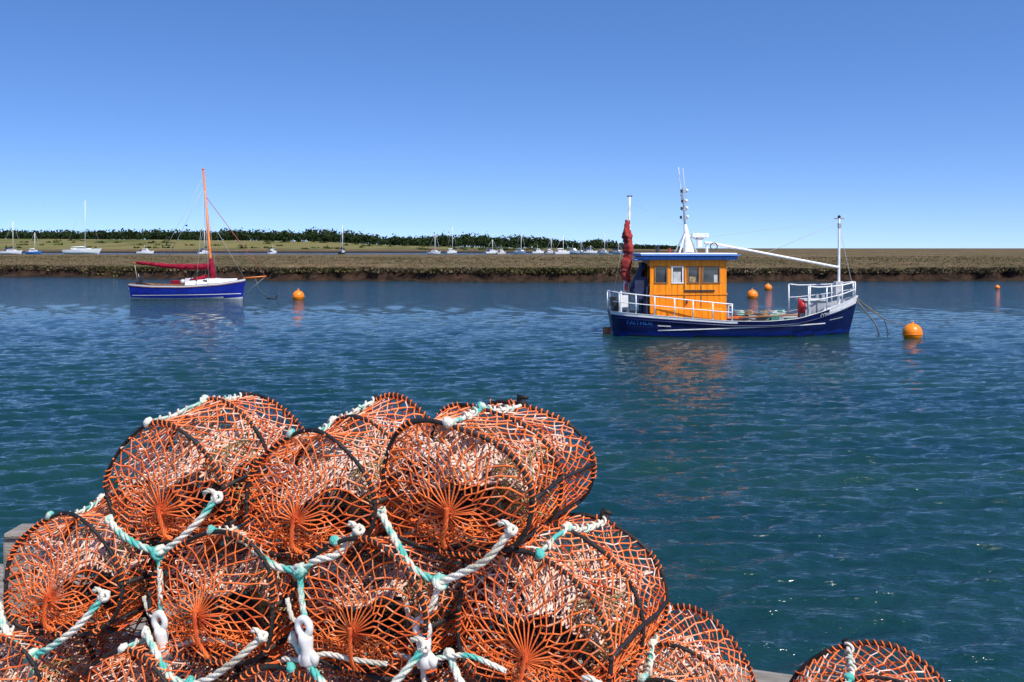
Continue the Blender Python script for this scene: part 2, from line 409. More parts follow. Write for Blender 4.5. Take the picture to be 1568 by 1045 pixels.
def ribbon(h,mb,k,t0,t1,z0,z1,wd,off=.01,n=40,sides=(-1,1)):
    for sd_ in sides:
        G=[]
        for i in range(n+1):
            t=t0+(t1-t0)*i/n; z=z0+(z1-z0)*i/n
            G.append((h.p(t,0,sd_,off,z=z-wd/2),h.p(t,0,sd_,off,z=z+wd/2)))
        mb.grid(G,k)
def hull_text(h,txt,x0,x1,z0,z1,hgt,k,parent,side=-1):
    cu=bpy.data.curves.new('t','FONT'); cu.body=txt; cu.resolution_u=3
    ob=bpy.data.objects.new('t',cu); sc.collection.objects.link(ob)
    dg=bpy.context.evaluated_depsgraph_get(); me=bpy.data.meshes.new_from_object(ob.evaluated_get(dg))
    xs=[v.co.x for v in me.vertices]; ys=[v.co.y for v in me.vertices]; a,b=min(xs),max(xs); c,d=min(ys),max(ys)
    for v in me.vertices:
        u=(v.co.x-a)/(b-a); q=(v.co.y-c)/(d-c)
        t=(x0+(x1-x0)*u)/h.L; z=z0+(z1-z0)*u+q*hgt
        v.co=h.p(t,0,side,.014,z=z)
    me.materials.clear(); me.materials.append(M[k])
    bpy.data.objects.remove(ob); o=bpy.data.objects.new('name_lettering',me); sc.collection.objects.link(o); o.parent=parent

# ------------------------------------------------------------ fishing boat
def fishing_boat():
    e=empty('fishing_boat',(3.30,34.0,0),R(2.0))
    Lb=8.62
    bx,by=smoothtab([0,.02,.05,.1,.2,.35,.55,.7,.82,.9,.96,1],[.35,.70,.92,1.08,1.22,1.32,1.32,1.22,.95,.62,.28,.03],140)
    sx_,sy_=smoothtab([0,.1,.25,.45,.6,.72,.83,.92,1],[.82,.76,.66,.53,.52,.60,.84,1.06,1.30],60)
    h=Hull(Lb,bx,by,sx_,sy_,-.45,.42,.22)
    mb=MB()
    def band(t,v,z):
        if t<.475 and v>.92: return 'white'
        if t>.845 and v>.86: return 'white'
        if z<.03: return 'blackp'
        if z<.16: return 'blue'
        return 'navy'
    hull_mesh(h,mb,band,.06,.34,'wash','white','grey',vs=[0,.15,.3,.36,.42,.48,.55,.63,.72,.80,.86,.92,1],T=64)
    ribbon(h,mb,'white',.17,.84,.22,.42,.036,.012)
    ribbon(h,mb,'wash',.86,.93,.52,.60,.018,.014)
    ribbon(h,mb,'wash',.17,.22,.38,.36,.04,.014)
    for sd_ in(-1,1):
        P=[h.p(t,.84,sd_,.02) for t in np.linspace(.01,.985,60)]
        mb.tube(P,.028,'navy',6)
    mb.obj('hull',e)
    hull_text(h,'CONSTELLATION',7.0,8.2,.60,.84,.14,'white',e)
    hull_text(h,'FAITHLIE',.45,1.3,.42,.40,.13,'roof',e)
    rb=MB(); rb.box((-.06,0,.0),(.28,.05,.5),'wood'); rb.box((-.02,0,.12),(.06,.08,.2),'redp'); rb.obj('rudder',e,.01)
    wb=MB(); x0,x1=1.28,3.86; yw=.80
    wb.box(((x0+x1)/2,0,.34+.52),(x1-x0,2*yw,1.04),'plank')
    wb.box(((x0+x1)/2,0,1.40),(x1-x0+.05,2*yw+.05,.05),'plank')
    wins=[(1.45,1.85),(2.02,2.38),(2.55,2.93),(3.05,3.62)]
    zb,zt=1.76,2.34
    wb.box(((x0+x1)/2,0,(1.425+zb)/2),(x1-x0,2*yw,zb-1.425),'plank')
    wb.box(((x0+x1)/2,0,(zt+2.56)/2),(x1-x0,2*yw,2.56-zt),'plank')
    xs=[x0]+[q for w_ in wins for q in w_]+[x1]
    for i in range(0,len(xs),2):
        for sgn in(-1,1):
            wb.box(((xs[i]+xs[i+1])/2,sgn*(yw-.04),(zb+zt)/2),(xs[i+1]-xs[i],.08,zt-zb),'plank')
    for xx in(x0+.04,x1-.04):
        for yy in(-.25,.25): wb.box((xx,yy,(zb+zt)/2),(.08,.07,zt-zb),'plank')
    wb.obj('cabin_walls',e,.012)
    gb=MB()
    for a,b_ in wins:
        for sgn in(-1,1):
            gb.box(((a+b_)/2,sgn*(yw-.045),(zb+zt)/2),(b_-a,.012,zt-zb),'glass')
            ly=sgn*(yw+.012)
            for (cx_,cz_,dx_,dz_) in(((a+b_)/2,zb+.02,b_-a+.06,.04),((a+b_)/2,zt-.02,b_-a+.06,.04),(a,(zb+zt)/2,.045,zt-zb-.08),(b_,(zb+zt)/2,.045,zt-zb-.08)):
                gb.box((cx_,ly,cz_),(dx_,.024,dz_),'wood' if a!=2.02 else 'white')
    gb.box((2.2,-yw+.035,(zb+zt)/2-.08),(.26,.01,.36),'wash'); gb.box((2.72,-yw+.035,zb+.12),(.2,.01,.22),'tan')
    gb.box((3.5,-yw+.035,zb+.15),(.12,.01,.28),'wash')
    gb.box((x1-.045,0,(zb+zt)/2),(.012,1.4,zt-zb),'glass'); gb.box((x0+.045,0,(zb+zt)/2),(.012,1.4,zt-zb),'glass')
    gb.obj('windows',e)
    db=MB()
    for xx in(2.44,3.0): db.box((xx,-yw-.012,1.38),(.03,.022,1.75),'wood')
    db.box((2.95,-yw-.035,1.52),(1.0,.05,.05),'dark'); db.box((2.52,-yw-.03,1.15),(.04,.04,.12),'dark')
    db.box((1.22,-.4,1.0),(.10,.6,1.3),'tarp'); db.box((1.20,.45,1.45),(.10,.6,2.0),'tarp')
    db.obj('door_and_rail',e,.004)
    rb=MB(); rb.box((2.58,-.86,.62),(2.3,.16,.62),'plank',taper=.97); rb.obj('side_locker',e,.03)
    r=MB(); r.box((2.62,0,2.61),(3.15,1.98,.11),'roof'); r.box((2.60,0,2.70),(3.35,2.12,.055),'roof'); r.box((2.55,0,2.755),(3.25,2.0,.05),'white')
    r.box((1.0,0,2.55),(.5,1.7,.05),'roof'); r.obj('roof',e,.02)
    m=MB()
    m.tube([(2.72,-.15,2.77),(2.70,-.05,3.2),(2.63,0,3.75)],[.20,.12,.055],'white',12)
    for q in((2.35,-.4),(2.35,.4),(3.05,0)): m.tube([(q[0],q[1],2.77),(2.66,0,3.55)],.03,'white',8)
    m.tube([(2.63,0,3.7),(2.55,0,5.0)],[.045,.03],'grey',8)
    for z,l in((3.95,.25),(4.25,.2),(4.5,.16),(4.85,.2)):
        m.tube([(2.6-l/2,-.05,z),(2.6+l/2,.05,z)],.02,'grey',6); m.sphere((2.6+l/2,.05,z+.07),.055,'white',10,6); m.box((2.6-l/2,-.05,z+.05),(.07,.07,.10),'dark')
    m.tube([(2.52,.05,4.6),(2.42,.1,5.72)],.018,'white',5); m.tube([(2.62,-.05,4.9),(2.54,-.05,5.68)],.014,'white',5)
    m.tube([(2.45,0,4.75),(2.7,0,4.75)],.015,'grey',5)
    m.box((3.1,-.1,3.15),(.16,.16,.34),'white'); m.box((3.12,-.1,3.38),(.56,.2,.14),'white'); m.box((3.12,-.1,3.28),(.22,.2,.08),'grey')
    m.tube([(2.66,0,3.4),(3.1,-.1,3.2)],.03,'white',6)
    m.tube([(3.45,.3,2.77),(3.45,.3,3.1)],.05,'white',8); m.sphere((3.45,.3,3.12),.11,'white',14,8,(1,1,.5))
    m.tube([(2.0,-.5,2.77),(2.0,-.5,2.95)],.03,'redp',6); m.tube([(1.75,.4,2.77),(1.75,.4,3.0)],.07,'dark',8)
    m.tube([(3.55+.12*math.cos(a),-.3,3.0+.12*math.sin(a)) for a in np.linspace(0,6.28,14)[:-1]],.02,'dark',6,closed=True)
    m.obj('radar_mast',e,.01)
    a=MB(); a.tube([(.66,0,.34),(.68,0,2.2),(.72,0,4.70)],[.065,.06,.04],'wash',10)
    P=[];rr=[]
    for i in range(60):
        f=i/59; P.append((.60-.05*math.sin(f*9)+.06*f+.01*math.sin(i*1.7),-.08,1.80+f*2.08)); rr.append((.155+.02*math.sin(i*.45)+.008*math.sin(i*1.3+1)+random.uniform(-.005,.005))*(1-.55*max(0,f-.75)/.25)*(.7+.3*min(1,f*6)))
    G=[]
    for i,(c,q) in enumerate(zip(P,rr)):
        G.append([(c[0]+q*(1+.16*math.cos(3*a_+i*.12))*math.cos(a_),c[1]+q*(1+.16*math.cos(3*a_+i*.12))*math.sin(a_),c[2]+.04*math.sin(a_*2)) for a_ in np.linspace(0,6.283,17)[:-1]])
    a.grid(G,'red',True)
    for f in(.2,.47,.72): 
        i=int(f*59); a.tube([(P[i][0]+math.cos(q)*(rr[i]+.015),P[i][1]+math.sin(q)*(rr[i]+.015),P[i][2]+.04*math.cos(q)) for q in np.linspace(0,6.28,13)[:-1]],.010,'dark',5,closed=True)
    a.box((.72,0,4.72),(.18,.05,.04),'dark'); a.tube([(.66,0,1.3),(1.9,.1,2.05)],.04,'wash',6)
    a.tube([(.72,0,4.5),(.1,0,1.0)],.008,'wire',4); a.tube([(.72,0,4.5),(2.6,0,3.7)],.006,'wire',4)
    a.tube([(.52,-.15,1.1),(.55,-.12,1.85)],.06,'wash',8); a.tube([(.56,-.2,1.5),(.58,-.2,1.75)],.05,'redp',8)
    a.obj('mizzen_mast',e)
    t=MB(); G=[]
    for i in range(9):
        f=i/8; G.append([(.72+.5*f,-.55,1.35+.95*math.sin(f*1.5)) if j==0 else (.72+.5*f,-.55+1.1*j/6,1.35+.95*math.sin(f*1.5)+.12*math.sin(j/6*3.14)) for j in range(7)])
    t.grid(G,'tarp'); t.box((1.02,-.55,1.6),(.42,.02,.75),'tarp'); t.obj('canopy',e)
    r=MB()
    def rail(ts,hh,posts,side,mid=True,rad=.019):
        top=[h.p(t,1,side,-.03)+Vector((0,0,hh(t))) for t in ts]; r.tube(top,rad,'white',7)
        if mid: r.tube([h.p(t,1,side,-.03)+Vector((0,0,hh(t)*.52)) for t in ts],rad*.75,'white',6)
        for t in posts:
            b_=h.p(t,1,side,-.03); r.tube([b_,b_+Vector((0,0,hh(t)))],rad,'white',6)
    hh=lambda t: .66-.10*min(t/.45,1)
    for sd_ in(-1,1):
        rail(list(np.linspace(.0,.45,36))+[.458],hh,[.0,.03,.09,.16,.235,.305,.38,.455],sd_,True,.021)
    p1=h.p(0,1,-1,-.03)+Vector((0,0,hh(0))); p2=h.p(0,1,1,-.03)+Vector((0,0,hh(0))); r.tube([p1,p2],.019,'white',7)
    h2=lambda t: interp(t,[.76,.8,.9,1],[.98,.86,.66,.50])
    for sd_ in(-1,1):
        rail(np.linspace(.76,.985,24),h2,[.76,.84,.915,.985],sd_,True,.024)
    r.tube([h.p(.985,1,-1,-.03)+Vector((0,0,h2(.985))),h.p(.985,1,1,-.03)+Vector((0,0,h2(.985)))],.019,'white',6)
    r.obj('guard_rails',e)
    b=MB(); b.tube([(7.95,0,.8),(7.97,0,4.0)],[.05,.038],'white',10); b.tube([(7.80,0,3.97),(8.14,0,3.97)],.028,'grey',6); b.sphere((7.97,0,4.02),.06,'dark',8,6)
    b.box((7.98,0,3.72),(.10,.10,.16),'grey'); b.box((7.9,-.1,1.55),(.25,.25,.5),'wash'); 
    b.tube([(3.42,-.1,3.12),(7.95,-.05,2.28)],[.055,.045],'white',8)
    b.tube([(7.8,0,3.75),(5.4,.1,2.75)],.010,'wire',4)
    b.tube([(7.97,0,3.7),(8.5,0,1.35)],.009,'wire',4); b.tube([(7.97,0,3.9),(3.3,0,3.3)],.006,'wire',4)
    b.obj('bow_mast_and_boom',e,.01)
    g=MB()
    G=[]
    for t in np.linspace(.835,.985,10):
        bb=max(h.b(t)-.09,.01); z=h.sheer(t)-.10; G.append([(h.L*t-.03,-bb,z),(h.L*t-.03,0,z+.05),(h.L*t-.03,bb,z)])
    g.grid(G,'white')
    g.box((7.2,0,.60),(.04,1.4,.5),'white'); g.box((6.95,-.1,.85),(.65,.8,.62),'grey'); g.box((6.95,-.1,1.18),(.75,.9,.05),'wash')
    g.sphere((6.55,-.35,.95),.21,'redp',16,10,(.7,1,1.1)); g.tube([(6.45,-.35,.5),(6.45,-.35,1.25)],.03,'redp',6); g.tube([(6.75,-.5,.5),(6.75,-.5,1.3)],.05,'wash',6)
    g.tube([(7.3,-.3,1.0),(7.3,-.3,1.35)],.06,'grey',8); g.tube([(7.3,.3,1.0),(7.3,.3,1.35)],.06,'grey',8)
    random.seed(3)
    for i in range(30):
        x=random.uniform(4.15,6.4); y=random.uniform(-.95,.8); z=.42+random.uniform(0,.16)
        k=random.choice(['green','dark','wood','grey','tarp','dark','net'])
        if i%3==0: g.sphere((x,y,z),random.uniform(.09,.2),k,10,7,(1.4,1,.55),.12)
        else: g.box((x,y,z),(random.uniform(.2,.5),random.uniform(.2,.4),random.uniform(.1,.25)),k,random.uniform(-.5,.5))
    g.tube([(4.3,-.9,.62),(6.2,-1.0,.72)],.03,'wood',6)
    for i in range(5):
        c=(4.5+i*.38,.3*math.sin(i*2),.62); g.tube([(c[0]+.16*math.cos(q),c[1]+.16*math.sin(q),c[2]+.01*q) for q in np.linspace(0,18,50)],.018,random.choice(['rope','tan','dark']),5)
    g.tube([(3.98,-.5,.4),(4.0,-.5,1.0),(4.15,-.5,1.0)],.03,'wash',6); g.tube([(.35,-.5,.4),(.35,-.5,1.5)],.035,'white',6); g.box((.5,-.3,1.15),(.22,.2,.4),'white')
    g.box((.30,.3,.9),(.3,.4,.5),'dark'); g.box((.1,-.4,1.15),(.22,.12,.30),'dark')
    g.obj('deck_gear',e,.008)
    f=MB()
    q=h.p(.995,.97,-1); A=Vector((q.x,q.y,q.z)); 
    B=Vector((10.45,-.2,.28)); P=[]
    for i in range(17):
        u=i/16; c=A.lerp(B,u); c.z-=.25*math.sin(math.pi*u); P.append(c)
    f.tube(P,.018,'chain',6)
    P=[A+Vector((0,0,-.1)),A+Vector((.25,-.1,-.45)),A+Vector((.55,-.2,-.85)),A+Vector((.7,-.25,-1.3))]; f.tube(P,.022,'chain',6)
    P=[A+Vector((0,.1,-.05)),A+Vector((.5,.1,-.35)),A+Vector((1.0,.1,-.75)),A+Vector((1.15,.1,-1.3))]; f.tube(P,.016,'chain',6)
    f.obj('mooring_lines',e)
fishing_boat()

# ------------------------------------------------------------ sailing boat
def sailing_boat():
    e=empty('sailing_boat',(-21.95,57.6,0),R(3))
    bx,by=smoothtab([0,.1,.3,.55,.75,.9,1],[.72,.90,1.08,1.10,.80,.38,.03],80)
    sx_,sy_=smoothtab([0,.2,.5,.8,1],[.92,.82,.80,.94,1.16],60)
    h=Hull(6.45,bx,by,sx_,sy_,-.35,.22,.15); mb=MB()
    def band(t,v,z):
        if t==0: return 'wood'
        if v>.93: return 'white'
        if z<.10: return 'wash'
        return 'royal'
    hull_mesh(h,mb,band,.06,.45,'wood','wood','wood',40,vs=[0,.15,.3,.38,.48,.6,.72,.84,.93,1])
    ribbon(h,mb,'white',.02,.98,.24,.30,.035,.012)
    for sd_ in(-1,1): mb.tube([h.p(t,.90,sd_,.015) for t in np.linspace(.0,.99,40)],.022,'wood',6)
    mb.box((-.04,0,.45),(.06,.14,.95),'wood'); mb.box((-.02,0,.62),(.04,1.2,.1),'white')
    mb.obj('hull',e)
    c=MB(); G=[]
    for t in np.linspace(.50,.93,14):
        bb=max(h.b(t)-.12,.02); z=h.sheer(t); k=.32*math.sin(min(1,(t-.5)/.06+.2)*1.4)*(1-max(0,(t-.72))/.3)
        G.append([(h.L*t,-bb,z),(h.L*t,-bb*.85,z+k*.8),(h.L*t,0,z+k),(h.L*t,bb*.85,z+k*.8),(h.L*t,bb,z)])
    c.grid(G,'white'); c.box((h.L*.5,0,.95),(.04,1.7,.5),'white')
    c.box((3.75,-.78,1.06),(.3,.03,.10),'dark'); c.box((4.3,-.74,1.06),(.25,.03,.10),'dark')
    c.box((1.9,-.3,.72),(2.2,.25,.06),'wood'); c.box((1.9,.4,.72),(2.2,.25,.06),'wood'); c.box((2.6,-.4,.98),(.5,.5,.2),'crim')
    c.box((.35,.2,1.05),(.28,.3,.42),'dark'); c.tube([(.35,.2,1.0),(.25,.2,1.45)],.03,'grey',6); c.sphere((3.0,-.5,1.0),.16,'wash',10,8)
    c.obj('cabin_and_cockpit',e,.015)
    m=MB(); m.tube([(4.55,0,.6),(4.50,0,1.6),(4.03,0,7.45)],[.09,.085,.055],'mast',10); m.sphere((4.02,0,7.52),.07,'mast',8,6); m.tube([(4.0,0,7.5),(3.95,0,7.8)],.008,'wire',4)
    m.tube([(6.3,0,1.18),(7.65,0,1.30)],[.055,.035],'mast',8)
    m.tube([(4.5,0,1.72),(.0,.05,2.06)],[.06,.05],'mast',8); m.obj('mast_and_spars',e)
    s=MB(); n=40; P=[];rr=[]
    for i in range(n):
        f=i/(n-1); P.append((4.42-4.2*f,-.02+.02*math.sin(i),1.86+.26*f-.10*math.sin(f*3.14)+.015*math.sin(i*1.7)))
        rr.append((.19-.10*f+.022*math.sin(i*1.3)+random.uniform(-.012,.012))*(1 if f<.95 else .6))
    s.tube(P,rr,'crim',12)
    s.tube([(4.50,-.05,2.35),(4.52,-.08,2.0),(4.56,-.1,1.6),(4.62,-.1,1.25),(4.6,-.05,1.0)],[.09,.14,.17,.16,.12],'crim',12)
    s.tube([(4.35,-.4,1.35),(3.9,-.5,1.15),(3.4,-.5,1.08)],[.1,.13,.08],'crim',10)
    s.obj('furled_sail',e)
    r=MB(); top=(4.1,0,6.5)
    for q in((3.9,-1.05,.85),(3.9,1.05,.85),(4.6,-1.02,.88),(4.6,1.0,.88)): r.tube([top,q],.013,'wire',4)
    r.tube([(4.1,0,6.6),(1.9,0,2.1)],.014,'wire',4); r.tube([(4.05,0,7.1),(1.0,0,1.2)],.010,'wire',4)
    r.tube([(4.2,0,5.9),(7.6,0,1.3)],.020,'wirer',5); r.tube([(4.2,0,5.0),(6.4,0,1.2)],.010,'wire',4)
    r.tube([(7.6,0,1.28),(6.35,0,.25)],.009,'wire',4); r.tube([(.1,.05,2.0),(.3,0,.9)],.012,'ropew',4)
    r.tube([(7.0,0,1.25),(7.2,-.1,.6),(7.9,-.2,.02)],.014,'chain',5)
    r.obj('rigging',e)
sailing_boat()

# ------------------------------------------------------------ buoys
def buoy(x,y,r):
    e=empty('mooring_buoy',(x,y,r*.55)); b=MB(); b.sphere((0,0,0),r,'buoy',28,18)
    b.tube([(0,0,r*.93),(0,0,r*1.12)],r*.14,'buoy',10)
    b.tube([(r*1.005*math.cos(a),r*1.005*math.sin(a),-r*.12) for a in np.linspace(0,6.283,25)[:-1]],r*.035,'buoy',6,closed=True)
    b.obj('float',e); c=MB()
    c.tube([(r*.12*math.cos(a),0,r*1.2+r*.12*math.sin(a)) for a in np.linspace(0,6.283,13)[:-1]],r*.035,'grey',6,closed=True)
    c.tube([(0,0,r*1.1),(r*.5,-r*.3,r*.9),(r*1.1,-r*.2,r*.2),(r*1.3,0,-r*.7)],r*.03,'chain',5); c.obj('shackle_and_rope',e)
for px,py,Y,r in((1397,518,32.6,.31),(457,459,57,.34),(1152,457,58.5,.32),(1176,444,70,.27),(1527,443,72,.17)):
    buoy((px-784)/1524*Y,Y,r)
e=empty('mooring_float',(-14.0,58,0)); b=MB(); b.sphere((0,0,.02),.12,'dark',12,8,(2.8,.8,.4)); b.tube([(.2,0,.05),(.4,0,.25)],.03,'dark',5); b.obj('float',e)

# ------------------------------------------------------------ distant boats
def yacht(px,Y,Lm,mast,hk='white',cab=True,name='sailing_yacht',rz=0,cover='blue'):
    e=empty(name,((px-784)/1524*Y,Y,0),rz)
    bx,by=smoothtab([0,.15,.5,.8,1],[.11*Lm,.14*Lm,.16*Lm,.1*Lm,.01],30); sh=.10*Lm+.55
    h=Hull(Lm,bx,by,[0,.4,1],[sh*.95,sh*.9,sh*1.25],-.2,Lm*.1,Lm*.05); mb=MB()
    hull_mesh(h,mb,lambda t,v,z: 'blue' if z<.1 else hk,.1,sh*.85,'white','white','white',16,vs=[0,.3,.5,.75,1])
    mb.v=[(a-Lm/2,b,c) for a,b,c in mb.v]; mb.obj('hull',e)
    c=MB()
    if cab:
        c.box((0,0,sh+.3),(Lm*.42,Lm*.17,.65),'white',taper=.88); c.box((0,-Lm*.081,sh+.33),(Lm*.28,.06,.16),'glass'); c.box((-Lm*.22,0,sh+.3),(Lm*.12,Lm*.16,.5),cover)
    if mast:
        c.tube([(Lm*.06,0,sh),(Lm*.06,0,mast)],[.15,.11],'white',6); c.tube([(Lm*.06,0,sh+1.1),(-Lm*.33,0,sh+1.0)],.09,'wash',6)
        c.tube([(Lm*.04,0,sh+1.28),(-Lm*.3,0,sh+1.15)],.2,cover,8)
        for q in(-.5,.5): c.tube([(Lm*.06,0,mast),(q*Lm*.97,0,sh+.1)],.04,'wash',4)
        c.tube([(Lm*.06-.0,-.9,mast*.6),(Lm*.06,.9,mast*.6)],.04,'wash',4)
    else:
        c.box((-Lm*.02,0,sh+.9),(Lm*.25,Lm*.2,1.0),'white',taper=.85); c.box((-Lm*.02,-Lm*.098,sh+1.05),(Lm*.18,.05,.4),'glass')
        c.tube([(-Lm*.05,0,sh+1.3),(-Lm*.05,0,sh+3)],.07,'wash',5)
    c.obj('cabin_and_rig',e)
random.seed(21)
yacht(127,440,17,24,'white',cover='white'); yacht(18,450,10,15,'white'); yacht(52,455,7.5,10,'roof',cover='white'); yacht(223,452,8,0,'white',name='motor_boat')
yacht(312,445,6.5,12,'white',rz=R(60)); yacht(418,440,6.5,0,'white',name='motor_boat',rz=R(70)); yacht(524,440,6,13,'dark',rz=R(75))
for px,mast,L_,hk in((665,9,7,'white'),(692,11,7,'white'),(753,7,8,'white'),(797,9,9,'white'),(824,0,7,'white'),(843,6,5,'grey'),(861,9,8,'white'),(878,0,9,'white'),(903,5,8,'white'),(925,11,6,'white'),(946,6,7,'white'),(768,0,5,'wash'),(889,7,6,'white')):
    yacht(px,random.uniform(420,500),L_,mast*random.uniform(.75,1.2),hk,name='sailing_yacht' if mast else 'motor_boat',cover=random.choice(['blue','white','crim']),rz=random.uniform(-1.2,1.2))

# ------------------------------------------------------------ quay
DZ=1.10
ed=Vector((.941,-.339,0)); en=Vector((-.339,-.941,0)); eo=Vector((1.16,4.42,0))
def quay():
    e=empty('timber_quay',(eo.x,eo.y,0),math.atan2(ed.y,ed.x))
    d=MB(); random.seed(4)
    y=-.32
    while y>-9:
        x=-14+random.uniform(-1,0)
        while x<14:
            l=random.uniform(2.6,3.6); d.box((x+l/2,y-.09,DZ-.03+random.uniform(-.004,.004)),(l-.012,.178,.06),'deck'); x+=l
        y-=.19
    for i in range(-6,7): d.box((i*2.4+.3,-.20,DZ-.06),(2.385,.20,.14),'deck')
    d.obj('deck_planks',e,.006)
    p=MB()
    for i in range(-8,9):
        p.tube([(i*1.7,-.24,-1.5),(i*1.7,-.24,DZ-.14)],.12,'pile',12)
    for i in range(6): p.box((0,-.42,.85-i*.3),(28,.08,.28),'pile')
    p.box((0,-4.78,DZ-.25),(28,8.6,.3),'pile'); p.obj('piles_and_walling',e)
quay()
def posts():
    e=empty('timber_post',(-2.27,4.62,DZ)); b=MB(); b.box((0,0,.26),(.12,.14,.52),'deck'); b.box((.02,0,.535),(.14,.17,.03),'deck'); b.obj('post',e,.012)
posts()

# ------------------------------------------------------------ lobster pots
A=.27; ZC=.20; LP=.60
def hoop(th,sc_=1.0):
    c,s_=math.cos(th),math.sin(th)
    if s_>=0: return (A*c*sc_,ZC+.235*s_*sc_)
    f=(abs(c)**3+abs(s_)**3)**(-1/3)
    return (A*c*f*sc_,ZC+.20*s_*f*sc_)
def prisms(P0,P1,r,n=4):
    P0=np.asarray(P0);P1=np.asarray(P1); T=P1-P0; T/=np.linalg.norm(T,axis=1)[:,None]+1e-9
    ref=np.where(np.abs(T[:,2:3])<.8,np.array([[0,0,1.]]),np.array([[1.,0,0]]))
    U=np.cross(T,ref); U/=np.linalg.norm(U,axis=1)[:,None]; W=np.cross(T,U)
    V=[]
    for P in(P0,P1):
        for j in range(n):
            a=2*math.pi*j/n; V.append(P+(U*math.cos(a)+W*math.sin(a))*r[:,None])
    V=np.stack(V,1); m=len(P0); base=(np.arange(m)*2*n)[:,None]
    F=np.concatenate([np.stack([base[:,0]+j,base[:,0]+(j+1)%n,base[:,0]+n+(j+1)%n,base[:,0]+n+j],-1) for j in range(n)])
    return V.reshape(-1,3),F
def octv(C,r):
    C=np.asarray(C); d=np.array([[1,0,0],[0,1,0],[-1,0,0],[0,-1,0],[0,0,1],[0,0,-1]])
    return (C[:,None,:]+d[None]*r).reshape(-1,3)
def rope3(mb,path,r,k,twist=None,n=6):
    P=[Vector(p) for p in path]
    Q=[]
    for i in range(len(P)-1):
        p0=P[max(i-1,0)];p1=P[i];p2=P[i+1];p3=P[min(i+2,len(P)-1)]
        m=max(3,int((p2-p1).length/.006))
        for j in range(m):
            t=j/m; Q.append(.5*((2*p1)+(p2-p0)*t+(2*p0-5*p1+4*p2-p3)*t*t+(3*p1-p0-3*p2+p3)*t**3))
    Q.append(P[-1]); tw=twist or r*5.5
    for s_ in range(3):
        C=[];up=None;dist=0
        for i,q in enumerate(Q):
            T=(Q[min(i+1,len(Q)-1)]-Q[max(i-1,0)]).normalized()
            if up is None: up=T.orthogonal().normalized()
            up=(up-T*up.dot(T)).normalized(); B=T.cross(up)
            if i: dist+=(q-Q[i-1]).length
            a=dist/tw*2*math.pi/1.6+s_*2.094
            C.append(q+(up*math.cos(a)+B*math.sin(a))*r*.52)
        mb.tube(C,r*.56,k,n)
